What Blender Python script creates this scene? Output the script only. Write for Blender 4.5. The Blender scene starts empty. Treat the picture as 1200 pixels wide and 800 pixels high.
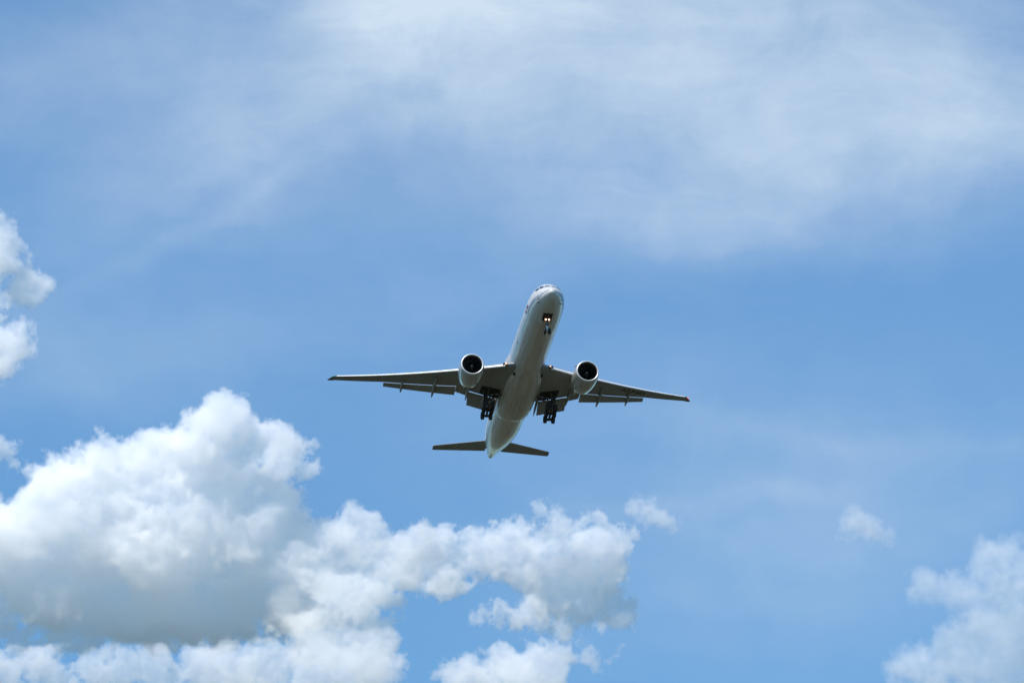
import bpy, bmesh, math, random
import numpy as np
from mathutils import Vector, Matrix
R = math.radians
S = bpy.context.scene
COL = S.collection

# ------------------------------------------------------------------ camera
PITCH = 23.0                      # degrees above the horizon
FPX = 3600.0                      # focal length in pixels of a 1200 px wide frame
cd = bpy.data.cameras.new('camera'); cam = bpy.data.objects.new('camera', cd); COL.objects.link(cam)
cd.sensor_width = 36.0; cd.lens = FPX * 36.0 / 1200.0
cd.clip_start = 0.5; cd.clip_end = 60000.0
CAM = Vector((0, 0, 1.7))
cam.location = CAM; cam.rotation_euler = (R(90 + PITCH), 0, 0)
S.camera = cam

# ------------------------------------------------------------------ world, sun, exposure
SUN_DIR = Vector((-0.32, -0.42, 0.85)).normalized()      # from the scene towards the sun
SUN_EL = math.asin(SUN_DIR.z); SUN_AZ = math.atan2(SUN_DIR.x, SUN_DIR.y)
world = bpy.data.worlds.new('World'); S.world = world; world.use_nodes = True
nt = world.node_tree; N = nt.nodes; L = nt.links; N.clear()
sky = N.new('ShaderNodeTexSky'); sky.sky_type = 'NISHITA'; sky.sun_disc = False
sky.sun_elevation = SUN_EL; sky.sun_rotation = SUN_AZ
sky.altitude = 0; sky.air_density = 1.0; sky.dust_density = 0.1; sky.ozone_density = 1.5
bg = N.new('ShaderNodeBackground'); bg.inputs['Strength'].default_value = 0.135
out = N.new('ShaderNodeOutputWorld')
L.new(bg.outputs[0], out.inputs['Surface'])

tint = N.new('ShaderNodeMix'); tint.data_type = 'RGBA'; tint.blend_type = 'MULTIPLY'; tint.inputs['Factor'].default_value = 1
L.new(sky.outputs[0], tint.inputs['A']); tint.inputs['B'].default_value = (.575, .94, 1.11, 1)     # deep clean blue

# high thin cirrus veil: it lies in the sky at fixed compass directions
def wmath(op, *v, clamp=False):
    q = N.new('ShaderNodeMath'); q.operation = op; q.use_clamp = clamp
    for i, a in enumerate(v):
        if hasattr(a, 'links'): L.new(a, q.inputs[i])
        else: q.inputs[i].default_value = a
    return q.outputs[0]
def wvec(op, a, b):
    q = N.new('ShaderNodeVectorMath'); q.operation = op; L.new(a, q.inputs[0])
    if hasattr(b, 'links'): L.new(b, q.inputs[1])
    else: q.inputs[1].default_value = b
    return q.outputs['Value'] if op == 'DOT_PRODUCT' else q.outputs['Vector']
def cmb(a, b, c):
    q = N.new('ShaderNodeCombineXYZ')
    for i, v in enumerate((a, b, c)):
        if hasattr(v, 'links'): L.new(v, q.inputs[i])
        else: q.inputs[i].default_value = v
    return q.outputs[0]
dirv = N.new('ShaderNodeTexCoord').outputs['Generated']
# tangent coordinates (degrees-like, x right, y up) round the northern sky at 23 degrees elevation
aP = R(23.0)
fw = wmath('MAXIMUM', wvec('DOT_PRODUCT', dirv, (0, math.cos(aP), math.sin(aP))), 0.02)
gx = wmath('MULTIPLY', wmath('DIVIDE', wvec('DOT_PRODUCT', dirv, (1, 0, 0)), fw), 3.6)
gy = wmath('MULTIPLY', wmath('DIVIDE', wvec('DOT_PRODUCT', dirv, (0, -math.sin(aP), math.cos(aP))), fw), 3.6)
P2 = cmb(gx, gy, 0.0)                                     # 0.1 = 100 px of a 1200 px frame /1000
def wnoise(v, sc, det, ro, dist=0.0):
    q = N.new('ShaderNodeTexNoise'); L.new(v, q.inputs['Vector']); q.inputs['Scale'].default_value = sc
    q.inputs['Detail'].default_value = det; q.inputs['Roughness'].default_value = ro; q.inputs['Distortion'].default_value = dist
    return q
wrp = wnoise(P2, 3.0, 6, .6)
wo = N.new('ShaderNodeVectorMath'); wo.operation = 'SCALE'; wo.inputs['Scale'].default_value = 0.16
L.new(wvec('SUBTRACT', wrp.outputs['Color'], (.5, .5, .5)), wo.inputs[0])
PW = wvec('ADD', P2, wo.outputs[0])
def veil(px, py, rx, ry, rot, amp):
    m = N.new('ShaderNodeMapping'); m.vector_type = 'TEXTURE'; L.new(PW, m.inputs['Vector'])
    m.inputs['Location'].default_value = ((px - 600) / 1000, (400 - py) / 1000, 0)
    m.inputs['Rotation'].default_value = (0, 0, R(rot)); m.inputs['Scale'].default_value = (rx / 1000, ry / 1000, 1)
    ln = N.new('ShaderNodeVectorMath'); ln.operation = 'LENGTH'; L.new(m.outputs[0], ln.inputs[0])
    d2 = wmath('MULTIPLY', ln.outputs['Value'], ln.outputs['Value'])
    return wmath('MULTIPLY', wmath('EXPONENT', wmath('MULTIPLY', d2, -1.0)), amp)
VEILS = [(470, 5, 120, 70, 8, .40), (500, 60, 300, 150, 15, .20), (830, 60, 330, 140, 0, .46), (960, 195, 260, 80, 4, .30), (760, 230, 150, 60, 0, .22), (820, 20, 600, 140, 0, .16),
         (330, 150, 280, 70, 26, .24), (120, 60, 260, 80, 20, .20), (230, 262, 240, 16, 27, .06), (300, 205, 240, 12, 27, -.05), (1150, 120, 140, 130, 0, .26),
         (350, 220, 900, 220, 0, .12), (930, 640, 300, 120, 5, .26), (60, 420, 200, 70, 0, .14), (850, 500, 600, 120, 0, .11), (300, 380, 400, 90, 10, .03), (1000, 520, 260, 24, -6, .10), (820, 590, 300, 16, 8, .08), (700, 300, 500, 30, 14, .05)]
tot = None
for v_ in VEILS:
    q = veil(*v_); tot = q if tot is None else wmath('ADD', tot, q)
tr_ = N.new('ShaderNodeMapRange'); L.new(gy, tr_.inputs['Value']); tr_.inputs['From Min'].default_value = -.4; tr_.inputs['From Max'].default_value = .1
tm = N.new('ShaderNodeMix'); tm.data_type = 'RGBA'; L.new(tr_.outputs[0], tm.inputs['Factor']); tm.inputs['A'].default_value = (.55, .83, .95, 1); tm.inputs['B'].default_value = (.575, .94, 1.11, 1)
L.new(tm.outputs['Result'], tint.inputs['B'])
# fibres: stretched along the wind, up to the right
st = N.new('ShaderNodeMapping'); L.new(PW, st.inputs['Vector']); st.inputs['Rotation'].default_value = (0, 0, R(-24)); st.inputs['Scale'].default_value = (2.2, 9.0, 1)
st2 = N.new('ShaderNodeMapping'); L.new(PW, st2.inputs['Vector']); st2.inputs['Rotation'].default_value = (0, 0, R(-27)); st2.inputs['Scale'].default_value = (3.0, 22.0, 1)
n1 = wnoise(st.outputs[0], 1.0, 8, .58).outputs['Fac']
n2 = wnoise(P2, 7.0, 8, .6, .4).outputs['Fac']
n3 = wnoise(st2.outputs[0], 1.0, 8, .65).outputs['Fac']
mix = wmath('ADD', wmath('MULTIPLY', n1, .95), wmath('ADD', wmath('MULTIPLY', n2, .95), wmath('MULTIPLY', n3, .40)))
mod = wmath('MULTIPLY', wmath('MAXIMUM', wmath('SUBTRACT', mix, 0.24), 0.0), 1.06)
va = wmath('MULTIPLY', tot, mod, clamp=True)
vm_ = N.new('ShaderNodeMix'); vm_.data_type = 'RGBA'; L.new(va, vm_.inputs['Factor']); L.new(tint.outputs['Result'], vm_.inputs['A'])
vm_.inputs['B'].default_value = (3.9, 4.72, 5.6, 1)       # thin ice cloud scatters the sun white
L.new(vm_.outputs['Result'], bg.inputs['Color'])

sd = bpy.data.lights.new('sun', 'SUN'); so = bpy.data.objects.new('sun', sd); COL.objects.link(so)
sd.energy = 5.0; sd.angle = R(1.2); sd.color = (1.0, 0.92, 0.83)
so.rotation_euler = SUN_DIR.to_track_quat('Z', 'Y').to_euler()
S.view_settings.view_transform = 'Standard'; S.view_settings.look = 'None'
S.view_settings.exposure = 0.25; S.view_settings.gamma = 1.0
S.render.engine = 'CYCLES'
S.cycles.max_bounces = 36; S.cycles.diffuse_bounces = 4; S.cycles.volume_bounces = 32
S.cycles.volume_max_steps = 1024; S.cycles.volume_step_rate = 1.0
S.cycles.use_denoising = True; S.cycles.use_adaptive_sampling = True; S.cycles.adaptive_threshold = 0.02

def at(px, py, d):
    """world point seen at target pixel (1200x800) at distance d along the view axis"""
    a = R(PITCH); x = (px - 600) / FPX * d; u = (400 - py) / FPX * d
    return CAM + Vector((x, math.cos(a) * d - math.sin(a) * u, math.sin(a) * d + math.cos(a) * u))

# ------------------------------------------------------------------ ground (below the frame, lights the airliner from beneath)
def kind(o, k): o['kind'] = k; return o
def ground():
    m = bpy.data.materials.new('ground_grass_and_fields'); m.use_nodes = True
    t = m.node_tree; b = t.nodes['Principled BSDF']; b.inputs['Roughness'].default_value = .95
    tc = t.nodes.new('ShaderNodeTexCoord'); nz = t.nodes.new('ShaderNodeTexNoise'); nz.inputs['Scale'].default_value = .004; nz.inputs['Detail'].default_value = 10
    cr = t.nodes.new('ShaderNodeValToRGB'); e = cr.color_ramp.elements
    e[0].position = .35; e[0].color = (.021, .024, .009, 1); e[1].position = .65; e[1].color = (.054, .052, .031, 1)
    t.links.new(tc.outputs['Object'], nz.inputs['Vector']); t.links.new(nz.outputs['Fac'], cr.inputs[0]); t.links.new(cr.outputs[0], b.inputs['Base Color'])
    bm = bmesh.new(); n = 48; h = 26000
    g = [[bm.verts.new((-h + 2*h*i/n, -h + 2*h*j/n, 0)) for j in range(n+1)] for i in range(n+1)]
    rnd = random.Random(3)
    for i in range(n+1):
        for j in range(n+1):
            v = g[i][j]; d = math.hypot(v.co.x, v.co.y)
            if d > 2500: v.co.z = rnd.uniform(0, 25)
    for i in range(n):
        for j in range(n): bm.faces.new((g[i][j], g[i+1][j], g[i+1][j+1], g[i][j+1]))
    me = bpy.data.meshes.new('ground'); bm.to_mesh(me); bm.free(); me.materials.append(m)
    o = bpy.data.objects.new('ground', me); COL.objects.link(o); return kind(o, 'structure')
ground()

# ------------------------------------------------------------------ materials
def pmat(name, col, rough=.5, metal=0.0, coat=0.0, dirt=0.0, dirt_scale=(0.35, 2.2, 2.2), dirt_col=None, emit=None, estr=0.0):
    m = bpy.data.materials.new(name); m.use_nodes = True
    t = m.node_tree; b = t.nodes['Principled BSDF']
    b.inputs['Base Color'].default_value = (*col, 1); b.inputs['Roughness'].default_value = rough
    b.inputs['Metallic'].default_value = metal; b.inputs['Coat Weight'].default_value = coat; b.inputs['Coat Roughness'].default_value = .12
    if dirt:
        tc = t.nodes.new('ShaderNodeTexCoord'); mp = t.nodes.new('ShaderNodeMapping'); mp.inputs['Scale'].default_value = dirt_scale
        nz = t.nodes.new('ShaderNodeTexNoise'); nz.inputs['Scale'].default_value = 1.0; nz.inputs['Detail'].default_value = 7; nz.inputs['Roughness'].default_value = .6
        mr = t.nodes.new('ShaderNodeMapRange'); mr.inputs['From Min'].default_value = .38; mr.inputs['From Max'].default_value = .68; mr.inputs['To Max'].default_value = dirt
        mx = t.nodes.new('ShaderNodeMix'); mx.data_type = 'RGBA'
        mx.inputs['A'].default_value = (*col, 1); mx.inputs['B'].default_value = (*(dirt_col or tuple(c * .55 for c in col)), 1)
        t.links.new(tc.outputs['Object'], mp.inputs['Vector']); t.links.new(mp.outputs[0], nz.inputs['Vector'])
        t.links.new(nz.outputs['Fac'], mr.inputs['Value']); t.links.new(mr.outputs[0], mx.inputs['Factor']); t.links.new(mx.outputs['Result'], b.inputs['Base Color'])
        rr = t.nodes.new('ShaderNodeMapRange'); rr.inputs['To Min'].default_value = rough; rr.inputs['To Max'].default_value = min(1, rough + .2)
        t.links.new(nz.outputs['Fac'], rr.inputs['Value']); t.links.new(rr.outputs[0], b.inputs['Roughness'])
    if emit: b.inputs['Emission Color'].default_value = (*emit, 1); b.inputs['Emission Strength'].default_value = estr
    return m
M = dict(
    body=pmat('white_body_paint', (.55, .56, .56), .30, coat=.5, dirt=.7, dirt_scale=(.09, 1.8, 1.8), dirt_col=(.40, .39, .34)),
    fair=pmat('fairing_paint', (.53, .53, .52), .38, coat=.3, dirt=.75, dirt_scale=(.10, 1.5, 1.5), dirt_col=(.36, .35, .30)),
    wing=pmat('grey_wing_paint', (.235, .255, .26), .45, dirt=.6, dirt_scale=(.25, .8, .8), dirt_col=(.19, .19, .175)),
    flap=pmat('grey_flap_paint', (.24, .25, .25), .45, dirt=.5, dirt_scale=(.3, 1, 1), dirt_col=(.2, .2, .19)),
    slat=pmat('bright_slat_paint', (.80, .80, .79), .30, coat=.2),
    cowl=pmat('cowl_paint', (.35, .36, .37), .25, coat=1.0, dirt=.4, dirt_scale=(.4, 1, 1)),
    lip=pmat('polished_aluminium', (.70, .70, .70), .42, metal=.55),
    duct=pmat('shade_darkened_liner', (.03, .03, .032), .7),  # grey liner darkened: the shade inside the inlet is in its colour
    dark=pmat('dark_titanium', (.02, .02, .022), .5, metal=.3),
    spin=pmat('black_spinner', (.008, .008, .009), .6),
    swirl=pmat('white_swirl_paint', (.09, .09, .09), .6),
    hot=pmat('exhaust_metal', (.13, .12, .11), .35, metal=1.0),
    bay=pmat('opening_shade_paint', (.02, .02, .02), .9),  # near-black colour put in for the shade inside wells, scoops and recesses
    rub=pmat('tyre_rubber', (.018, .018, .019), .85),
    rim=pmat('wheel_rim_metal', (.06, .06, .062), .5, metal=.5),
    gear=pmat('gear_grey_paint', (.04, .04, .042), .5),
    chrome=pmat('bright_gear_piston', (.6, .66, .74), .3, metal=.3),
    glass=pmat('cockpit_glass', (.012, .015, .02), .08, coat=1.0),
    cab=pmat('cabin_window_glass', (.03, .035, .045), .2),
    line=pmat('slate_blue_stripe', (.16, .21, .29), .4),
    maroon=pmat('maroon_paint', (.13, .02, .06), .4),
    black=pmat('black_marking_paint', (.02, .02, .02), .5),
    panel=pmat('bare_panel_metal', (.20, .20, .195), .4),
    seam=pmat('seam_paint', (.26, .26, .24), .6),  # plain tone of the skin joints
    tip=pmat('dark_tip_paint', (.08, .08, .085), .35),
    lamp=pmat('lit_landing_lamp', (1, .8, .6), .3, emit=(1.0, .24, .07), estr=1.0),
    core=pmat('lit_lamp_filament', (1, 1, 1), .3, emit=(1.0, .84, .70), estr=2.2),
    rlamp=pmat('wing_root_lamp_glass', (.8, .6, .45), .3, emit=(1.0, .55, .3), estr=.9),
    red=pmat('red_navigation_lens', (.5, .02, .02), .2, emit=(1, .08, .05), estr=.9),
    green=pmat('green_navigation_lens', (.02, .25, .1), .2, emit=(.05, .8, .3), estr=.05),
)

# ------------------------------------------------------------------ mesh helpers; airliner frame: x forward from the nose, y to port, z up
O_ = Vector((-37.0, 0, -6.9))
class MB:
    def __init__(s): s.v = []; s.f = []; s.mi = []
    def add(s, vs, fs, mi=0):
        k = len(s.v); s.v += [tuple(v) for v in vs]; s.f += [tuple(i + k for i in f) for f in fs]; s.mi += [mi] * len(fs)
    def loft(s, rings, closed=True, caps=True, mi=0):
        n = len(rings[0]); vs = [p for r in rings for p in r]; fs = []
        for i in range(len(rings) - 1):
            for j in range(n if closed else n - 1):
                a = i * n + j; b = i * n + (j + 1) % n
                fs.append((a, b, b + n, a + n))
        if caps: fs.append(tuple(range(n - 1, -1, -1))); fs.append(tuple((len(rings) - 1) * n + j for j in range(n)))
        s.add(vs, fs, mi)
    def tube(s, a, b, r0, r1=None, n=14, mi=0):
        a = Vector(a); b = Vector(b); r1 = r0 if r1 is None else r1
        d = (b - a).normalized(); u = d.orthogonal().normalized(); w = d.cross(u)
        s.loft([[p + (u * math.cos(2*math.pi*k/n) + w * math.sin(2*math.pi*k/n)) * r for k in range(n)] for p, r in ((a, r0), (b, r1))], mi=mi)
    def lathe(s, c, axis, prof, n=40, mi=0, caps=False):
        """prof: (distance along axis, radius)"""
        c = Vector(c); d = Vector(axis).normalized(); u = Vector((0, 0, 1)) if abs(d.z) < .9 else Vector((0, 1, 0))
        u = (u - d * u.dot(d)).normalized(); w = d.cross(u)
        s.loft([[c + d * t + (u * math.cos(2*math.pi*k/n) + w * math.sin(2*math.pi*k/n)) * r for k in range(n)] for t, r in prof], caps=caps, mi=mi)
    def box(s, c, sz, rot=None, mi=0):
        c = Vector(c); m = rot or Matrix.Identity(3)
        vs = [c + m @ Vector((x*sz[0]/2, y*sz[1]/2, z*sz[2]/2)) for x in (-1, 1) for y in (-1, 1) for z in (-1, 1)]
        s.add(vs, [(0,1,3,2),(4,6,7,5),(0,4,5,1),(2,3,7,6),(0,2,6,4),(1,5,7,3)], mi)
    def build(s, name, mats, parent, smooth=35, bevel=0, label=None):
        me = bpy.data.meshes.new(name); me.from_pydata([tuple(Vector(v) - O_) for v in s.v], [], s.f)
        for m in (mats if isinstance(mats, (list, tuple)) else [mats]): me.materials.append(m)
        me.polygons.foreach_set('material_index', s.mi)
        bm = bmesh.new(); bm.from_mesh(me); bmesh.ops.remove_doubles(bm, verts=bm.verts, dist=1e-5); bmesh.ops.recalc_face_normals(bm, faces=bm.faces)
        if bevel:
            bmesh.ops.bevel(bm, geom=[e for e in bm.edges if len(e.link_faces) == 2 and e.calc_face_angle(0) > R(40)], offset=bevel, segments=2, affect='EDGES', profile=.5)
        for f in bm.faces: f.smooth = True
        for e in bm.edges:
            if len(e.link_faces) == 2 and e.calc_face_angle(0) > R(smooth): e.smooth = False
        bm.to_mesh(me); bm.free()
        o = bpy.data.objects.new(name, me); COL.objects.link(o); o.parent = parent
        if label: o['label'] = label
        return o

def interp(tab, s):
    """smooth (Catmull-Rom on uneven knots, clamped tangents) interpolation of rows (s, a, b, ...)"""
    if s <= tab[0][0]: return tab[0][1:]
    if s >= tab[-1][0]: return tab[-1][1:]
    i = max(k for k in range(len(tab)) if tab[k][0] <= s); i = min(i, len(tab) - 2)
    h = tab[i+1][0] - tab[i][0]; t = (s - tab[i][0]) / h; r = []
    for c in range(1, len(tab[0])):
        def sl(k):
            if k == 0: return (tab[1][c] - tab[0][c]) / (tab[1][0] - tab[0][0])
            if k == len(tab) - 1: return (tab[k][c] - tab[k-1][c]) / (tab[k][0] - tab[k-1][0])
            a = (tab[k][c] - tab[k-1][c]) / (tab[k][0] - tab[k-1][0]); b = (tab[k+1][c] - tab[k][c]) / (tab[k+1][0] - tab[k][0])
            return 0 if a * b <= 0 else 2 * a * b / (a + b)
        p0, p1, m0, m1 = tab[i][c], tab[i+1][c], sl(i) * h, sl(i+1) * h
        r.append((2*t**3-3*t*t+1)*p0 + (t**3-2*t*t+t)*m0 + (3*t*t-2*t**3)*p1 + (t**3-t*t)*m1)
    return tuple(r)
def lin(tab, x):
    if x <= tab[0][0]: return tab[0][1]
    for (a, p), (b, q) in zip(tab, tab[1:]):
        if x <= b: return p + (q - p) * (x - a) / (b - a)
    return tab[-1][1]

# ------------------------------------------------------------------ fuselage
FUS = [(0.0, .03, -.72, -.80), (.08, .32, -.46, -1.04), (.3, .62, -.20, -1.30), (.8, 1.10, .24, -1.66), (1.6, 1.64, .82, -2.05), (2.5, 2.06, 1.48, -2.36),
       (3.6, 2.41, 2.28, -2.62), (5, 2.72, 2.80, -2.83), (7, 2.96, 3.02, -3.00), (9.5, 3.07, 3.07, -3.09), (11.5, 3.10, 3.10, -3.10), (50, 3.10, 3.10, -3.10),
       (54, 3.05, 3.10, -2.95), (58, 2.86, 3.10, -2.45), (62, 2.46, 3.04, -1.70), (66, 1.86, 2.9, -.72), (69, 1.30, 2.7, .05), (71.5, .78, 2.42, .62), (72.9, .42, 2.12, .92), (73.5, .16, 1.8, 1.15)]
def fus(s, th, off=0.0):
    """th: degrees from straight down, towards port"""
    w, zt, zb = interp(FUS, s); zc = (zt + zb) / 2; h = (zt - zb) / 2
    a = R(th)
    n = Vector((0, math.sin(a) * h, -math.cos(a) * w)).normalized()
    return Vector((-s, w * math.sin(a), zc - h * math.cos(a))) + n * off
def fus_patch(name, corners, mat, parent, off=.012, nu=8, nv=4, label=None, thick=.0):
    """corners: four (s, th) in order; a thin plate that follows the skin"""
    b = MB(); c = corners; g = []
    for i in range(nu + 1):
        u = i / nu; row = []
        for j in range(nv + 1):
            v = j / nv
            s = (c[0][0]*(1-u) + c[1][0]*u)*(1-v) + (c[3][0]*(1-u) + c[2][0]*u)*v
            t = (c[0][1]*(1-u) + c[1][1]*u)*(1-v) + (c[3][1]*(1-u) + c[2][1]*u)*v
            row.append(fus(s, t, off))
        g.append(row)
    b.loft(g, closed=False, caps=False)
    return b.build(name, mat, parent)

# ------------------------------------------------------------------ wing
LE = [(0, 24.1), (3.2, 26.1), (12.5, 32.15), (31.2, 45.0), (31.9, 46.1), (32.5, 47.45)]
TE = [(0, 39.4), (4.5, 39.0), (8.8, 38.3), (11, 37.6), (23.2, 42.55), (31.2, 46.9), (32.0, 47.55), (32.5, 47.75)]
def wz(y): return -1.9 + .095 * (y - 3.1) + .0026 * (y - 3.1) ** 2
def tw(y): return R(lin([(0, 3.5), (12, 2.0), (32.5, -.5)], y))
def yt(x, t): return 5 * t * (.2969 * math.sqrt(max(x, 0)) - .126 * x - .3516 * x*x + .2843 * x**3 - .1015 * x**4)
def tc_(y): return lin([(0, .135), (10, .115), (32.5, .09)], y)
def wpt(y, x, side, side_y, lef=LE, tef=TE):
    """x chord fraction, side +1 upper -1 lower"""
    a = lin(lef, y); c = lin(tef, y) - a
    z = wz(y) + math.tan(tw(y)) * (a - (a + x * c)) + side * (yt(x, tc_(y)) * c * (1.0 if side > 0 else .62) + .03 * x * min(1, c / 3))
    if side < 0: z += .004 * c * math.sin(math.pi * x)
    return Vector((-(a + x * c), side_y * y, z))
def wlow(y, s, side_y, off=.0):
    a = lin(LE, y); c = lin(TE, y) - a; x = min(1, max(0, (s - a) / c)); p = wpt(y, x, -1, side_y); p.x = -s; p.z -= off; return p
XS = [0, .004, .012, .03, .06, .1, .17, .26, .37, .5, .63, .76, .88, 1.0]
def section(f):
    up = [f(x, 1) for x in reversed(XS)]; lo = [f(x, -1) for x in XS[1:]]
    return up + lo

def panel(name, mat, parent, sy, y0, y1, sA, sB, cA, cB, defl, drop=.12, n=8, thick=.11, fwd=0.0, label=None, bend=0):
    """a flap panel: leading edge at station sA (y0) .. sB (y1), chords cA, cB, trailing edge deflected down"""
    b = MB(); rings = []
    for i in range(n + 1):
        u = i / n; y = y0 + (y1 - y0) * u; s = sA + (sB - sA) * u; c = cA + (cB - cA) * u; d = R(defl)
        z0 = wlow(y, min(s, lin(TE, y)), 1).z - drop
        def f(x, side):
            t = yt(x, thick) * c * side * (1.0 if side > 0 else .55) + side * .012
            return Vector((-(s + math.cos(d) * x * c + math.sin(d) * t * 0), sy * y, z0 - math.sin(d) * x * c + math.cos(d) * t + thick * c * .3))
        rings.append(section(f))
    b.loft(rings)
    return b.build(name, mat, parent, smooth=50, label=label)

def fair_pt(s, th, off=0.0):
    k = min(1, max(0, (s - 24.6) / 7.5)); k = k*k*(3-2*k); q = min(1, max(0, (47.0 - s) / 5.5)); q = math.sqrt(q * (2 - q)) if q < 1 else 1
    k = min(k, q) if s > 30 else k
    a = R(th); p = fus(s, th, -.06); wdt, dep, e = 3.46, 3.95, 2.0 / 2.7
    cx = math.copysign(abs(math.sin(a)) ** e, math.sin(a)) * wdt; cz = -math.copysign(abs(math.cos(a)) ** e, math.cos(a)) * (dep - .2) - .2
    p = p.lerp(Vector((-s, cx, cz)), k); n = Vector((0, math.sin(a), -math.cos(a)))
    return p + n * off
def skin_line(f, pts, w, parent, n=14, mat=None, name='panel_seam'):
    """a thin dark joint drawn along corner points (s, th) of a skin function"""
    b = MB()
    for (s0, t0), (s1, t1) in zip(pts, pts[1:]):
        g = []
        for i in range(n + 1):
            u = i / n; s = s0 + (s1 - s0) * u; t = t0 + (t1 - t0) * u
            if abs(s1 - s0) > .01: g.append([f(s, t - w * 9, .02), f(s, t + w * 9, .02)])
            else: g.append([f(s - w / 2, t, .02), f(s + w / 2, t, .02)])
        b.loft(g, closed=False, caps=False)
    return b.build(name, mat or M['seam'], parent)
def airplane():
    root = bpy.data.objects.new('passenger_airplane', None); COL.objects.link(root)
    root['label'] = 'white twin-engine passenger jet flying overhead with wheels and flaps down'; root['category'] = 'airplane'
    B = lambda: MB()
    # fuselage
    st = sorted(set([0, .02, .05, .08, .13, .2, .3, .42, .58, .8, 1.05, 1.3, 1.6, 2, 2.5, 3, 3.6, 4.2, 5, 6, 7, 8.2, 9.5, 11] + [11 + 1.5 * k for k in range(27)] + [51 + k for k in range(0, 21)] + [71.5, 72, 72.4, 72.9, 73.2, 73.5]))
    b = B(); b.loft([[fus(s, 360 * k / 72) for k in range(72)] for s in st]); fu = b.build('fuselage', M['body'], root, smooth=60)
    # belly fairing
    b = B(); rings = []
    for i in range(61):
        s = 24.6 + 22.4 * i / 60
        rings.append([fair_pt(s, -98 + 196 * j / 48) for j in range(49)])
    b.loft(rings, closed=False, caps=False); fr = b.build('belly_fairing', M['fair'], root, smooth=60)
    for y in (-1, 1):
        b = B(); b.add([Vector((-s_, y * yy, zz)) for s_, yy, zz in ((26.0, 2.30, -3.40), (27.0, 2.1, -3.62), (27.1, 2.5, -3.56), (26.4, 2.62, -3.38))], [(0, 1, 2, 3)]); b.build('air_scoop', M['bay'], root)
    for sy in (-1, 1):
        skin_line(fair_pt, [(34.6, sy * 3), (34.6, sy * 40), (40.4, sy * 44), (40.4, sy * 3), (34.6, sy * 3)], .045, fr, name='gear_door_seam')
        skin_line(fair_pt, [(28.2, sy * 12), (28.2, sy * 33), (32.4, sy * 33), (32.4, sy * 12), (28.2, sy * 12)], .035, fr, name='access_panel_seam')
    for s0, t0, s1, t1 in ((10.5, -9, 12.2, 9), (16.0, 14, 18.2, 30), (21.0, -30, 22.4, -16), (51.5, 10, 53.2, 26), (55.0, -8, 56.4, 8)):
        skin_line(fus, [(s0, t0), (s0, t1), (s1, t1), (s1, t0), (s0, t0)], .03, fu, n=6, name='access_panel_seam')
    # cargo doors low on the starboard side
    for s0 in (11.8, 52.0): skin_line(fus, [(s0, -48), (s0, -82), (s0 + 2.7, -82), (s0 + 2.7, -48), (s0, -48)], .035, fu, name='cargo_door_seam')
    # cockpit windows
    for sy in (-1, 1):
        for c in ([(1.72, 175), (2.35, 176), (2.62, 157), (1.95, 146)], [(2.02, 142), (2.72, 153), (3.35, 138), (2.6, 124)], [(2.7, 121), (3.45, 134), (4.2, 124), (3.6, 111)]):
            fus_patch('cockpit_window', [(s, sy * t) for s, t in c], M['glass'], root)
    # thin slate stripe from the nose tip back along each side
    for sy in (-1, 1):
        for pts, w0 in ((STRIPE_A, 2.0), (STRIPE_B, 1.6)):
            b = B(); g = [[fus(s, sy * (th - w0 * w_), .022), fus(s, sy * th, .024), fus(s, sy * (th + w0 * w_), .022)] for s, th, w_ in pts]
            b.loft(g, closed=False, caps=False); b.build('stripe', M['line'], root)
    # doors and cabin windows
    for sy in (-1, 1):
        for s0 in (6.2, 17.6, 29.5, 45.5, 60.2):
            fus_patch('cabin_door', [(s0, sy * 82), (s0 + 1.1, sy * 82), (s0 + 1.1, sy * 117), (s0, sy * 117)], M['fair'], root, off=.006, nu=3, nv=10)
        s = 8.2
        while s < 59:
            if not any(abs(s + .14 - q - .55) < .95 for q in (6.2, 17.6, 29.5, 45.5, 60.2)):
                fus_patch('cabin_window', [(s, sy * 98), (s + .26, sy * 98), (s + .26, sy * 105), (s, sy * 105)], M['cab'], root, off=.008, nu=1, nv=2)
            s += 1.06 if False else .54 * 2
    # maroon marks on the starboard side, behind the cockpit
    for c in MARKS: fus_patch('livery_mark', c, M['maroon'], root, off=.022, nu=3, nv=3)
    # seams and small fittings under the belly
    for th in (-34, 34, -11, 12):
        b = B(); b.loft([[fus(s, th - .16, .014), fus(s, th + .16, .014)] for s in [8 + .5 * k for k in range(31)]], closed=False, caps=False); b.build('panel_seam', M['seam'], root)
    for s0 in (8.0, 14.2, 52.0, 58.0, 63.0):
        b = B(); b.loft([[fus(s0, th, .014), fus(s0 + .035, th, .014)] for th in range(-88, 89, 4)], closed=False, caps=False); b.build('panel_seam', M['seam'], root)
    for s0, th, l, h in ((12.5, 0, .35, .32), (17.6, 4, .4, .38), (50.4, 0, .4, .35), (56.5, -14, .25, .3)):
        p = fus(s0, th); b = B(); b.loft([[p + Vector((l*.5, 0.02, .05)), p + Vector((l*.5, -.02, .05)), p + Vector((-l*.5, -.02, .05)), p + Vector((-l*.5, .02, .05))], [p + Vector((0, .01, -h)), p + Vector((0, -.01, -h)), p + Vector((-l*.6, -.01, -h)), p + Vector((-l*.6, .01, -h))]]); b.build('blade_antenna', M['fair'], root)
    for sy in (-1, 1):
        for s0, th in ((2.7, 52), (3.0, 58), (2.4, 70)):
            p = fus(s0, sy * th); q = fus(s0, sy * th, .22); b = B(); b.tube(p, q, .035); b.tube(q, q + Vector((.32, 0, 0)), .03, .02); b.build('pitot_probe', M['dark'], root)
    for c in SPOTS: fus_patch('drain_port', c, M['black'], root, off=.022, nu=2, nv=2)
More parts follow.
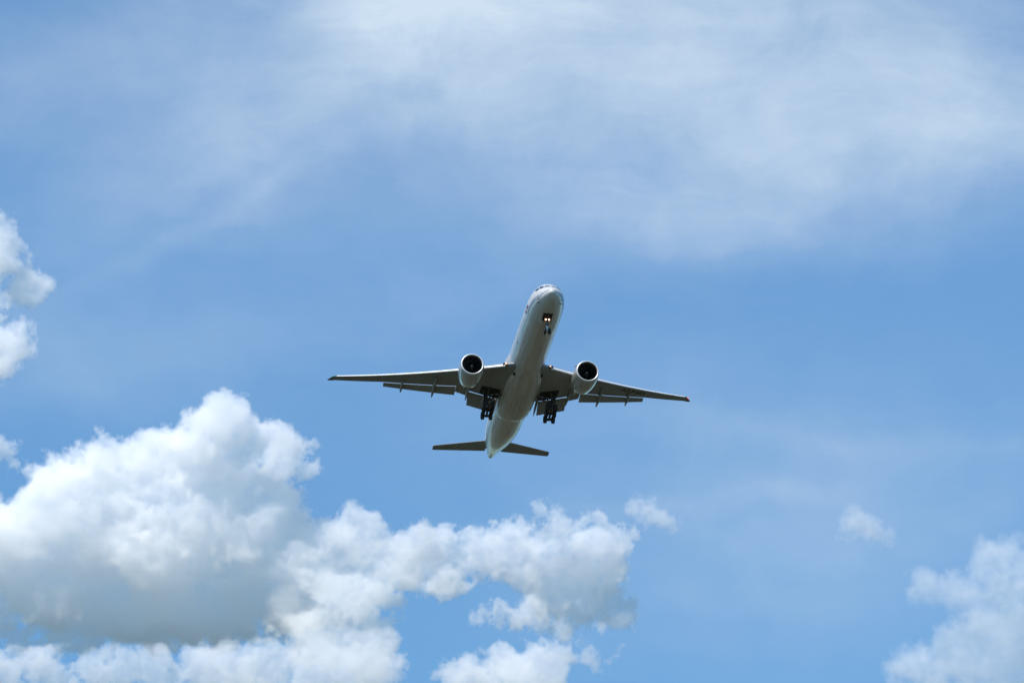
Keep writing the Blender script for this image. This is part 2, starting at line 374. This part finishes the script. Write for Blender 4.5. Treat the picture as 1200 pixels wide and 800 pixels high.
    # tail cone exhaust
    b = B(); b.lathe((-73.46, 0, 1.47), (-1, 0, .1), [(-.1, .26), (.12, .22), (.12, .17), (-.1, .15)], 20); b.build('auxiliary_exhaust', M['hot'], root)

    for sy in (-1, 1):
        # wing
        ys = [0.5, 2, 3.2, 5, 7, 8.8, 9.9, 11] + [12.5 + 1.7 * k for k in range(7)] + [23.2, 24.8, 26.5, 28.2, 30, 31.2, 31.6, 31.9, 32.2, 32.4, 32.5]
        b = B(); b.loft([section(lambda x, sd, y=y: wpt(y, x, sd, sy)) for y in ys]); wg = b.build('wing', M['wing'], root, smooth=50)
        # raked tip shell and navigation light
        b = B(); b.loft([section(lambda x, sd, y=y: wpt(y, x, sd, sy) + Vector((0, 0, sd * .012))) for y in (31.55, 31.9, 32.2, 32.4, 32.52)]); b.build('wing_tip', M['tip'], root, smooth=50)
        p = wpt(31.75, .0, 1, sy); b = B(); b.lathe(p + Vector((.1, 0, .0)), (-.86, sy * .5, 0), [(-.10, .0), (-.07, .05), (0, .08), (.25, .09), (.45, .05), (.5, 0)], 14); b.build('navigation_light', M['red' if sy > 0 else 'green'], root)
        # slats, drooped forward of the leading edge
        def slat(y0, y1, n):
            b = B(); rings = []
            for i in range(n + 1):
                y = y0 + (y1 - y0) * i / n; c = lin([(3, .95), (12, .8), (31, .42)], y); t = c * .30
                a = lin(LE, y) - c * .42; z = wz(y) - c * .20
                ring = []
                for (x, u) in ((1, .62), (.8, .60), (.55, .50), (.3, .30), (.12, .08), (.02, -.15), (0, -.34), (.05, -.5), (.16, -.58), (.3, -.5), (.42, -.25), (.6, .15), (.8, .42)):
                    ring.append(Vector((-(a + x * c), sy * y, z + u * c * .62)))
                rings.append(ring)
            b.loft(rings); b.build('slat', M['slat'], root, smooth=50)
        slat(4.0, 8.4, 6); slat(11.2, 17.8, 6); slat(17.84, 24.4, 6); slat(24.44, 31.1, 7)
        # ailerons and flaperon
        panel('flaperon', M['flap'], root, sy, 8.95, 10.9, 38.28, 37.66, 2.0, 2.1, 5, drop=-.06)
        # flaps
        panel('outboard_flap', M['flap'], root, sy, 10.98, 23.1, 37.80, 42.70, 2.35, 1.05, 15, drop=.06)
        f1 = panel('inboard_flap', M['flap'], root, sy, 3.75, 8.72, 39.25, 38.62, 2.25, 2.15, 22, drop=.10)
        panel('aft_flap', M['flap'], f1, sy, 3.8, 8.66, 41.36, 40.64, 1.0, .95, 31, drop=.86, thick=.1)
        # spoilers on top
        for y0, y1 in ((12, 14.4), (14.5, 16.9), (17, 19.4), (19.5, 22)):
            b = B(); b.loft([[wpt(y, x, 1, sy) + Vector((0, 0, .02)) for x in (.80, .9, .985)] for y in (y0, y1)], closed=False, caps=False); b.build('spoiler', M['flap'], root)
        # seam lines on the wing underside
        b = B()
        for x in (.18, .62):
            b.loft([[wpt(y, x, -1, sy) - Vector((0, 0, .008)), wpt(y, x + .004, -1, sy) - Vector((0, 0, .008))] for y in [4 + .9 * k for k in range(30)]], closed=False, caps=False)
        b.build('wing_seam', M['seam'], wg)
        for k in range(16):
            y = 12.6 + 1.12 * k; x = .40
            if sy > 0 and 17.2 < y < 23.9: continue
            b = MB(); ring = []
            for i in range(14):
                a_ = 2 * math.pi * i / 14; yy = y + .34 * math.cos(a_); aL = lin(LE, yy); cL = lin(TE, yy) - aL
                ring.append(wlow(yy, aL + x * cL + .17 * math.sin(a_), sy, .014))
            b.add(ring, [tuple(range(14))]); b.build('fuel_panel', M['panel'], wg)
        # flap track fairings
        for y, s0, s1, r, dp in ((14.6, 35.6, 43.0, .30, .42), (20.0, 39.4, 44.1, .25, .36), (8.86, 35.2, 41.5, .22, .30)):
            b = B(); rings = []
            for i in range(21):
                u = i / 20; s = s0 + (s1 - s0) * u; rr = r * math.sin(math.pi * min(1, (u * .93 + .035))) ** .62
                zz = wlow(y, min(s, lin(TE, y) - .2), sy).z - .18 - dp * 1.5 * max(0, u - .42) ** 1.25
                rings.append([Vector((-s, sy * y + rr * math.cos(2*math.pi*k/16), zz + rr * 1.5 * math.sin(2*math.pi*k/16))) for k in range(16)])
            b.loft(rings); b.build('flap_track_fairing', M['wing'], root, smooth=60)
        # inboard flap side fairing against the body
        b = B(); b.loft([[Vector((-s, sy * (3.6 + w), z - h)), Vector((-s, sy * (3.6 - w), z - h)), Vector((-s, sy * (3.6 - w), z + h)), Vector((-s, sy * (3.6 + w), z + h))] for s, w, z, h in ((38, .1, -2.2, .35), (41, .14, -2.4, .4), (43.2, .09, -2.8, .3), (44.3, .02, -3.1, .06))]); b.build('flap_end_fairing', M['wing'], root)
        # wing root landing light
        p = wpt(3.95, .0, 1, sy)
        b = B(); b.box(p + Vector((.12, 0, -.05)), (.35, .75, .42)); b.build('light_recess', M['bay'], root, bevel=.05)
        b = B(); b.lathe(p + Vector((.26, -sy * .12, .03)), (1, 0, -.1), [(0, .17), (.06, .15), (.09, 0)], 16); b.build('wing_root_light', M['rlamp'], root)
        # engine
        ec = Vector((-24.1, sy * 9.9, -3.26)); ax = Vector((-1, -sy * .025, -.02)).normalized()
        b = B()
        b.lathe(ec, ax, [(.16, 1.955), (.3, 2.0), (.6, 2.07), (1.1, 2.13), (1.7, 2.165), (2.6, 2.17), (3.5, 2.11), (4.4, 2.0), (5.1, 1.88), (5.75, 1.74), (5.76, 1.70), (5.2, 1.72), (4.4, 1.76)], 64)
        en = b.build('engine', M['cowl'], root, smooth=40)
        b = B(); b.lathe(ec, ax, [(.16, 1.955), (.05, 1.90), (.0, 1.82), (.03, 1.745), (.12, 1.70), (.26, 1.675)], 64); b.build('inlet_lip', M['lip'], en, smooth=60)
        b = B(); b.lathe(ec, ax, [(.26, 1.675), (.5, 1.65), (.9, 1.645), (1.9, 1.66), (1.95, 1.2)], 64); b.build('inlet_duct', M['duct'], en, smooth=40)
        b = B()
        for k in range(22):
            a0 = 2 * math.pi * k / 22; g = []
            for r_, sw, tws in ((.5, 0, .25), (.8, .05, .5), (1.1, .02, .8), (1.4, -.08, 1.0), (1.62, -.02, 1.15)):
                row = []
                for q in (-.5, -.17, .17, .5):
                    ch = .42; off = q * ch; aa = a0 + (off * math.sin(tws) * 1.25 + sw) / max(r_, .6)
                    row.append(ec + ax * (1.45 + off * math.cos(tws) * .9) + Vector((0, math.cos(aa), math.sin(aa))) * r_)
                g.append(row)
            b.loft(g, closed=False, caps=False)
        b.lathe(ec, ax, [(1.75, 1.66), (1.76, .1)], 32); b.build('fan', M['dark'], en, smooth=60)
        b = B(); b.lathe(ec, ax, [(.78, 0.0), (.82, .06), (.95, .2), (1.2, .40), (1.45, .55), (1.6, .55)], 28)
        k = len(b.f)
        g = []
        for i in range(15):
            u = i / 14; a0 = u * 4.2; r_ = .06 + .16 * u; d = .80 + .20 * u; wd = .03 + .035 * math.sin(math.pi * u)
            g.append([ec + ax * (d - .05) + Vector((0, math.cos(a0), math.sin(a0))) * (r_ - wd), ec + ax * (d - .03) + Vector((0, math.cos(a0), math.sin(a0))) * (r_ + wd)])
        b.loft(g, closed=False, caps=False, mi=1); b.build('spinner', [M['spin'], M['swirl']], en, smooth=60)
        b = B(); b.lathe(ec, ax, [(3.9, 1.35), (4.8, 1.34), (5.8, 1.16), (6.7, .92), (6.72, .88), (6.2, .9)], 40); b.lathe(ec, ax, [(6.0, .62), (6.8, .5), (7.5, .28), (8.0, .05)], 28); b.build('exhaust_nozzle', M['hot'], en, smooth=50)
        b = B()
        for th in (0, 180): pass
        g = [[ec + ax * 3.02 + Vector((0, math.cos(a), math.sin(a))) * 2.152, ec + ax * 3.06 + Vector((0, math.cos(a), math.sin(a))) * 2.149] for a in [2*math.pi*k/64 for k in range(65)]]
        b.loft(g, closed=False, caps=False); b.build('cowl_seam', M['seam'], en)
        b = B(); a = R(-68 if sy < 0 else -112)
        b.lathe(ec + ax * 2.0 + Vector((0, math.cos(a), math.sin(a))) * 2.17, (0, math.cos(a), math.sin(a)), [(-.02, .16), (.02, .14), (.03, 0)], 12); b.build('cowl_drain', M['black'], en)
        # strake on the inboard side
        a = R(48); 
        b = B(); y_ = -sy
        pts = [ec + ax * 1.0 + Vector((0, y_ * math.cos(a), math.sin(a))) * 2.12, ec + ax * 2.8 + Vector((0, y_ * math.cos(a), math.sin(a))) * 2.14, ec + ax * 2.75 + Vector((0, y_ * math.cos(a), math.sin(a))) * 2.55, ec + ax * 2.3 + Vector((0, y_ * math.cos(a), math.sin(a))) * 2.5]
        b.loft([[p + Vector((0, .02, -.02)) for p in pts], [p - Vector((0, .02, -.02)) for p in pts]]); b.build('nacelle_strake', M['cowl'], en)
        # pylon
        b = B(); rings = []
        for s, z0, z1, w in ((25.6, -1.3, -1.05, .06), (26.6, -1.6, -.72, .24), (28.5, -1.7, -.60, .34), (30.6, -1.9, -.75, .38), (33, -2.2, -1.0, .36), (35.5, -1.9, -1.1, .26), (38.0, -1.55, -1.2, .08)):
            y = sy * 9.7; rings.append([Vector((-s, y - w, z0)), Vector((-s, y + w, z0)), Vector((-s, y + w, z1 - .1)), Vector((-s, y, z1)), Vector((-s, y - w, z1 - .1))])
        b.loft(rings); b.build('engine_pylon', M['cowl'], root, smooth=50)
        # horizontal stabiliser, elevator
        HLE = [(.5, 64.2), (1.2, 64.65), (10.3, 70.75), (10.8, 71.2)]; HTE = [(.5, 69.25), (1.2, 69.45), (10.4, 72.9), (10.8, 72.95)]
        def hp(y, x, sd, x0=0, x1=1):
            a = lin(HLE, y); c = lin(HTE, y) - a; xx = x
            return Vector((-(a + xx * c), sy * y, .95 + .12 * (y - 1) + sd * (yt(xx, .09) * c + .012) - xx * c * .015))
        b = B()
        def sec(y, xa, xb):
            f = lambda x, sd: hp(y, xa + (xb - xa) * x, sd)
            return section(f)
        b.loft([sec(y, 0, .70) for y in (.6, 1.2, 3, 5, 7, 9, 10.4, 10.65, 10.8)]); hs = b.build('horizontal_stabiliser', M['wing'], root, smooth=50)
        b = B(); b.loft([sec(y, .712, 1) for y in (1.5, 3, 5, 7, 9, 10.4, 10.8)]); b.build('elevator', M['wing'], root, smooth=50)
        # main gear
        gy = sy * 5.49; gs = 37.1
        top = Vector((-36.75, sy * 6.1, -1.9)); axl = Vector((-gs, gy, -5.75))
        gear = B(); gear.tube(top, top.lerp(axl, .66), .32, .30); gear.tube(top.lerp(axl, .55), top.lerp(axl, .74), .38, .36)
        gr = gear.build('main_landing_gear', M['gear'], root)
        b = B(); b.tube(top.lerp(axl, .6), axl, .17); b.build('gear_piston', M['chrome'], gr)
        tl = R(-19)                                                        # truck hangs aft end low
        td = Vector((math.cos(tl), 0, -math.sin(tl)))
        b = B(); b.tube(axl + td * 1.62, axl - td * 1.62, .20)
        for k in (-1, 0, 1): b.tube(axl + td * 1.46 * k + Vector((0, -.55, 0)), axl + td * 1.46 * k + Vector((0, .55, 0)), .24, n=18)      # axle with its brake packs
        b.tube(axl + td * 1.3 + Vector((0, 0, .1)), top.lerp(axl, .66) + Vector((.1, 0, 0)), .06)
        b.build('truck_beam', M['gear'], gr)
        b = B(); m1 = top.lerp(axl, .58)
        b.tube(m1, (-36.9, sy * 3.1, -2.7), .15); b.tube(m1 + Vector((.1, 0, .25)), (-36.3, sy * 3.4, -2.3), .10)
        b.tube(top.lerp(axl, .5), (-34.9, sy * 5.3, -2.3), .15); b.tube(top.lerp(axl, .3), (-38.3, sy * 4.4, -2.2), .07)
        b.tube(m1, (-38.5, sy * 5.6, -2.5), .06)
        b.build('gear_brace', M['gear'], gr)
        b = B(); b.tube((-36.95, sy * 3.3, -2.62), (-36.9, sy * 5.2, -2.95), .05); b.build('hydraulic_line', M['chrome'], gr)
        for k in (-1, 0, 1):
            for q in (-1, 1):
                c = axl + td * 1.46 * k + Vector((0, q * .70, 0))
                b = B(); b.lathe(c, (0, 1, 0), [(-.21, .30), (-.28, .42), (-.295, .55), (-.25, .65), (-.14, .69), (.14, .69), (.25, .65), (.295, .55), (.28, .42), (.21, .30), (-.21, .30)], 36)
                wh = b.build('wheel', M['rub'], gr, smooth=30)
                b = B(); b.lathe(c, (0, 1, 0), [(-.20, .30), (-.10, .26), (-.14, .12), (-.16, 0)], 24); b.lathe(c, (0, 1, 0), [(.20, .30), (.10, .26), (.14, .12), (.16, 0)], 24); b.build('rim', M['rim'], wh)
        b = B(); b.box(top.lerp(axl, .40) + Vector((0, sy * .52, .0)), (1.15, .05, 2.6), Matrix.Rotation(R(sy * 8), 3, 'X')); b.build('gear_door', M['wing'], gr, bevel=.02)
        # dark sheet on the wing skin, painted as the shade of the open wheel well
        b = B(); g = []
        for y in [3.45 + .42 * k for k in range(9)]: g.append([wlow(y, s, sy, .02) for s in (35.1, 36.2, 37.2, 38.2, lin(TE, y) - .05)])
        b.loft(g, closed=False, caps=False); b.build('wheel_bay_shade', M['bay'], root)

    # vertical fin and rudder
    def fp(z, x, sd):
        u = (z - 2.6) / 10.8; a = 58.6 + 10.3 * u; c = (70.6 + 2.9 * u) - a
        return Vector((-(a + x * c), sd * (yt(x, .10) * c + .012), z))
    for nm, xa, xb in (('vertical_fin', 0, .70), ('rudder', .71, 1)):
        b = B(); b.loft([section(lambda x, sd, z=z: fp(z, xa + (xb - xa) * x, sd)) for z in (2.4, 4, 6, 8, 10, 12, 13.2, 13.4)]); b.build(nm, M['body'], root, smooth=50)
    # nose gear
    nb = fus_patch('nose_wheel_bay_shade', [(4.35, -18), (6.7, -15), (6.7, 15), (4.35, 18)], M['bay'], root, off=.012, nu=10, nv=6)  # dark plate on the skin, painted as the shade of the open nose well
    b = B(); a = Vector((-5.75, 0, -2.7)); c = Vector((-5.95, 0, -5.18)); b.tube(a, a.lerp(c, .56), .15); b.tube(a.lerp(c, .48), a.lerp(c, .60), .25, .22); b.tube(a.lerp(c, .3), (-3.9, 0, -2.6), .08); ng = b.build('nose_landing_gear', M['gear'], root)
    b = B(); b.tube(a.lerp(c, .58), c, .10); b.build('gear_piston', M['chrome'], ng)
    b = B(); b.tube(c - Vector((0, .42, 0)), c + Vector((0, .42, 0)), .07); b.tube(c, a.lerp(c, .6) + Vector((-.35, 0, -.1)), .045); b.build('axle', M['gear'], ng)
    for q in (-1, 1):
        cc = c + Vector((0, q * .41, 0)); b = B(); b.lathe(cc, (0, 1, 0), [(-.13, .24), (-.185, .32), (-.19, .42), (-.14, .52), (-.07, .545), (.07, .545), (.14, .52), (.19, .42), (.185, .32), (.13, .24), (-.13, .24)], 32)
        wh = b.build('wheel', M['rub'], ng, smooth=30)
        b = B(); b.lathe(cc, (0, 1, 0), [(-.14, .24), (-.08, .2), (-.1, 0)], 20); b.lathe(cc, (0, 1, 0), [(.14, .24), (.08, .2), (.1, 0)], 20); b.build('rim', M['rim'], wh)
        b = B(); b.box((-6.6, q * .95, -3.3), (1.3, .04, .75), Matrix.Rotation(R(q * 14), 3, 'X')); b.build('gear_door', M['fair'], ng, bevel=.015)
        lc = Vector((-5.5, q * .27, -3.28)); b = B(); b.lathe(lc, (1, 0, -.30), [(-.16, .10), (-.02, .17), (0, .18), (.02, .17), (.03, 0)], 24)
        lp = b.build('landing_lamp', M['lamp'], root); b = B(); b.lathe(lc + Vector((.035, 0, -.01)), (1, 0, -.30), [(0, .12), (.015, .1), (.02, 0)], 20); b.build('lamp_filament', M['core'], lp)
    # registration on the port wing underside
    fc = bpy.data.curves.new('registration', 'FONT'); fc.body = 'A7-BAU'; fc.size = 1.0; fc.offset = .045
    fo = bpy.data.objects.new('registration_src', fc); COL.objects.link(fo)
    bpy.context.view_layer.update()
    me = bpy.data.meshes.new_from_object(fo.evaluated_get(bpy.context.evaluated_depsgraph_get()))
    bpy.data.objects.remove(fo); bpy.data.curves.remove(fc)
    bm = bmesh.new(); bm.from_mesh(me)
    bmesh.ops.triangulate(bm, faces=bm.faces)
    bmesh.ops.subdivide_edges(bm, edges=[e for e in bm.edges if e.calc_length() > .25], cuts=2)
    xs = [v.co.x for v in bm.verts]; x0, x1 = min(xs), max(xs); ys_ = [v.co.y for v in bm.verts]; y0, y1 = min(ys_), max(ys_)
    for v in bm.verts:
        u = (v.co.x - x0) / (x1 - x0); w = (v.co.y - y0) / (y1 - y0)
        y = REG[0] + (REG[1] - REG[0]) * u + w * .25
        s = lin(LE, y) + REG[2] + REG[3] * (1 - w)
        v.co = wlow(y, s, 1, .012) - O_
    bm.to_mesh(me); bm.free(); me.name = 'registration'; me.materials.clear(); me.materials.append(M['black'])
    ro = bpy.data.objects.new('registration', me); COL.objects.link(ro); ro.parent = root
    return root
STRIPE_A = [(.10, 128, 1.6), (.25, 126, 1.6), (.42, 120, 1.5), (.8, 106, 1.4), (1.5, 93, 1.3), (2.5, 86, 1.1), (3.6, 82, 1), (5, 78, .9), (6.5, 75, .8), (8, 74.5, .5)]
STRIPE_B = [(.14, 122, 1.6), (.35, 113, 1.5), (.62, 104, 1.3), (1.2, 88, 1.2), (1.8, 80, 1.1), (2.5, 76, 1), (4, 74.5, .9), (5.6, 73.5, .9), (7.1, 72, .8), (8.4, 71.5, .5)]
MARKS = [[(6.9, -82), (8.2, -82), (8.3, -93), (7.3, -93)], [(8.4, -78), (9.3, -78), (9.4, -88), (8.6, -88)]]
SPOTS = [[(19.1, -73), (19.7, -73), (19.7, -68), (19.1, -68)], [(7.6, 35), (8.1, 36), (8.2, 40), (7.7, 39)], [(16.3, -46), (16.7, -46), (16.7, -43), (16.3, -43)]]
REG = (18.1, 22.8, .85, 1.35)
plane = airplane()
# pose: nose towards the viewer, climbing away over the head, level wings
Rc = Matrix(((0.1462, 0.9893, -0.0026), (0.4298, -0.0611, 0.9009), (0.891, -0.1328, -0.4341)))
Tc = Vector((1.50, -6.1285, -532.8))
ap = R(PITCH)
C2W = Matrix(((1, 0, 0), (0, -math.sin(ap), -math.cos(ap)), (0, math.cos(ap), -math.sin(ap))))
Rw = C2W @ Rc
pos = CAM + C2W @ (Rc @ (O_ - Vector((-35.0, 0, 0))) + Tc)
plane.matrix_world = Matrix.Translation(pos) @ Rw.to_quaternion().to_matrix().to_4x4()
# ------------------------------------------------------------------ clouds
def cloud_material(name, dens, aniso=0.0, ramp=1.0):
    m = bpy.data.materials.new(name); m.use_nodes = True
    t = m.node_tree; t.nodes.clear()
    o = t.nodes.new('ShaderNodeOutputMaterial'); p = t.nodes.new('ShaderNodeVolumePrincipled')
    p.inputs['Color'].default_value = (1, 1, 1, 1)
    p.inputs['Density'].default_value = dens; p.inputs['Anisotropy'].default_value = aniso
    t.links.new(p.outputs[0], o.inputs['Volume'])
    m.cycles.volume_step_rate = 1.0
    return m

def make_cloud(name, blobs, dist, mat, label, vox=1.6, amp=34.0, scale=95.0, edge=6.0, seed=0.0, rough=0.72, flat=0.42):
    """blobs: (px, py, radius px, depth offset m, vertical squash); a real volume of air and droplets"""
    mpp = dist / FPX
    pts = [(at(b[0], b[1], dist + .6 * (b[3] if len(b) > 3 else 0)), b[2] * mpp, (b[4] if len(b) > 4 else 1.0)) for b in blobs]
    pad = amp * 0.7
    lo = Vector([min(p[i] - r - pad for p, r, s in pts) for i in range(3)])
    hi = Vector([max(p[i] + r + pad for p, r, s in pts) for i in range(3)])
    lo.y = min(p.y - r * flat - pad for p, r, s in pts); hi.y = max(p.y + r * flat + pad for p, r, s in pts)
    c = (lo + hi) / 2
    g = bpy.data.node_groups.new(name + '_field', 'GeometryNodeTree')
    g.interface.new_socket('Geometry', in_out='OUTPUT', socket_type='NodeSocketGeometry')
    n = g.nodes; l = g.links
    def vm(op, a, b=None, bs=None):
        q = n.new('ShaderNodeVectorMath'); q.operation = op
        l.new(a, q.inputs[0])
        if b is not None:
            if hasattr(b, 'links'): l.new(b, q.inputs[1])
            else: q.inputs[1].default_value = b
        if bs is not None: q.inputs['Scale'].default_value = bs
        return q.outputs['Value'] if op == 'LENGTH' or op == 'DISTANCE' else q.outputs['Vector']
    def ma(op, a, b=None, cc=None, clamp=False):
        q = n.new('ShaderNodeMath'); q.operation = op; q.use_clamp = clamp
        for i, v in enumerate((a, b, cc)):
            if v is None: continue
            if hasattr(v, 'links'): l.new(v, q.inputs[i])
            else: q.inputs[i].default_value = v
        return q.outputs[0]
    pos = n.new('GeometryNodeInputPosition').outputs[0]
    off = vm('ADD', pos, (seed * 731.0, seed * 377.0, seed * 191.0))
    def noise(v, sc, det, ro, norm=True):
        q = n.new('ShaderNodeTexNoise'); q.noise_dimensions = '3D'; q.normalize = norm
        l.new(v, q.inputs['Vector']); q.inputs['Scale'].default_value = sc
        q.inputs['Detail'].default_value = det; q.inputs['Roughness'].default_value = ro
        return q
    w1 = noise(off, 1 / (scale * 1.6), 2, .5)
    wv = vm('SCALE', vm('SUBTRACT', w1.outputs['Color'], (.5, .5, .5)), None, amp * 1.6)
    wp = vm('ADD', pos, wv)
    fld = None
    for p, r, s in pts:
        d = vm('SUBTRACT', wp, tuple(p - c))
        d = vm('MULTIPLY', d, (1, 1 / flat, 1 / s))
        e = ma('SUBTRACT', r, vm('LENGTH', d))
        fld = e if fld is None else ma('SMOOTH_MAX', fld, e, 24.0 * mpp)
    nz = noise(off, 1 / scale, 9, rough)
    f1 = ma('MULTIPLY', ma('SUBTRACT', nz.outputs['Fac'], 0.5), amp * 5.5)
    nz2 = noise(off, 1 / 16.0, 4, .6)
    f1 = ma('ADD', f1, ma('MULTIPLY', ma('SUBTRACT', nz2.outputs['Fac'], 0.5), 34.0))
    den = ma('DIVIDE', ma('ADD', ma('ADD', fld, edge * .45 - 2.0), f1), edge, clamp=True)
    fi = ma('MAXIMUM', ma('ADD', fld, f1), 0.0)
    fi = ma('MULTIPLY', fi, 1 / 26.0)
    fi = ma('EXPONENT', ma('MULTIPLY', ma('MULTIPLY', fi, fi), -1.0))          # density thinned inside to lighten the shaded parts; rim kept crisp
    den = ma('MULTIPLY', den, ma('MULTIPLY_ADD', fi, .85, .15))
    vc = n.new('GeometryNodeVolumeCube'); l.new(den, vc.inputs['Density'])
    h = (hi - lo) / 2
    vc.inputs['Min'].default_value = -h; vc.inputs['Max'].default_value = h
    for k, a in (('Resolution X', 0), ('Resolution Y', 1), ('Resolution Z', 2)):
        vc.inputs[k].default_value = max(8, int(2 * h[a] / (vox * (1.7 if a == 1 else 1.0))))
    sm = n.new('GeometryNodeSetMaterial'); sm.inputs['Material'].default_value = mat
    l.new(vc.outputs[0], sm.inputs['Geometry'])
    go = n.new('NodeGroupOutput'); l.new(sm.outputs[0], go.inputs[0])
    me = bpy.data.volumes.new(name); o = bpy.data.objects.new(name, me); COL.objects.link(o)
    me.materials.append(mat)
    o.location = c
    md = o.modifiers.new('cloud_field', 'NODES'); md.node_group = g
    o['label'] = label; o['category'] = 'cloud'; o['group'] = 'cumulus clouds'
    print('CLOUD', name, [vc.inputs['Resolution ' + k].default_value for k in 'XYZ'])
    return o

DC = 3400.0
cm = cloud_material('cloud_droplets', 0.088, aniso=0.35)
cth = cloud_material('thin_cloud_droplets', 0.034)
cpf = cloud_material('puff_droplets', 0.05)
BIG = [(255,492,36,0),(232,515,42,20),(285,520,40,10),(335,532,30,0),(362,530,16,-10),(366,552,10,-10),(175,540,44,40),(125,535,28,30),(60,590,45,10),(20,620,45,0),
       (110,600,80,40),(200,600,95,30),(290,600,66,10),(55,660,72,30),(150,670,80,60),(250,665,85,40),(320,650,60,10),(338,590,24,0),
       (-30,640,60,50),(0,690,55,50),(0,530,14,60),(18,536,15,60),(42,545,19,60),(60,552,20,50),(82,556,24,50),(108,556,26,50),
       (60,715,40,60),(150,715,42,60),(25,742,24,40),(95,745,22,40),(200,722,44,50),(260,718,44,50),(330,718,44,30),
       (310,690,50,20),(378,655,46,-30),(340,650,40,-10),(350,700,46,-30),(425,625,28,-40),(450,665,45,-55),(505,635,26,-40),(405,700,48,-70),(375,742,44,-90),(425,755,36,-100)]
MID = [(485,665,30,0),(515,655,28,0),(535,668,32,0),(565,655,32,0),(600,650,36,0),(650,636,34,0),(692,632,28,0),(722,642,22,0),(635,600,8,0),(655,606,9,0),
       (650,680,40,0),(680,695,44,0),(712,710,32,0),(700,670,40,0),(575,722,14,-110),(595,716,18,-110),(625,712,20,-100),(735,715,12,0)]
LOW = [(5,790,34,0),(50,783,32,0),(105,787,31,0),(140,783,26,0),(185,790,32,0),(235,785,36,0),(275,786,34,0),(325,780,36,0),(372,778,40,0),(415,785,42,0),(440,792,32,0),
       (550,800,30,-20),(585,782,28,0),(640,785,42,-20),(665,765,28,-20),(692,768,22,0),(705,745,14,0)]
LEFT = [(-20,300,36,0),(8,265,15,0),(4,300,24,0),(30,330,24,0),(46,334,20,0),(-12,362,20,-60),(4,400,22,-110),(-15,410,40,-110),(16,410,22,-110)]
RIGHT = [(1172,668,28,0),(1200,655,32,0),(1148,648,8,0),(1118,690,15,0),(1085,674,15,0),(1100,680,12,0),(1145,712,28,0),(1195,705,42,0),(1130,765,45,0),(1180,770,60,0),(1085,785,38,0),(1210,790,60,0)]
make_cloud('cumulus_cloud', BIG, DC, cm, 'largest white cumulus bank with grey shaded base at lower left', vox=1.15, scale=60, amp=20)
make_cloud('cumulus_cloud', MID, 3700, cm, 'ragged white cumulus below and right of the airliner tail', vox=1.3, scale=60, amp=20, seed=1)
make_cloud('cumulus_cloud', LOW, 3000, cm, 'row of white cloud tops along the bottom edge of the sky', vox=1.2, scale=55, amp=16, seed=2)
make_cloud('cumulus_cloud', LEFT, 3300, cm, 'small bright cumulus with rounded lobes at the left edge', vox=1.2, scale=50, amp=16, seed=3)
make_cloud('cumulus_cloud', RIGHT, 4200, cth, 'soft hazy cumulus in the bottom right corner', vox=1.8, scale=70, amp=24, seed=4, edge=26)
make_cloud('cloud_puff', [(750,598,15,0),(768,606,17,0),(786,614,11,0)], 3600, cpf, 'small white puff right of the ragged cumulus', vox=1.2, scale=40, amp=12, seed=5, edge=10)
make_cloud('cloud_puff', [(1000,612,15,0),(1018,616,17,0),(1035,622,10,0)], 3700, cpf, 'faint small puff above the bottom right cloud', vox=1.2, scale=40, amp=12, seed=6, edge=18)
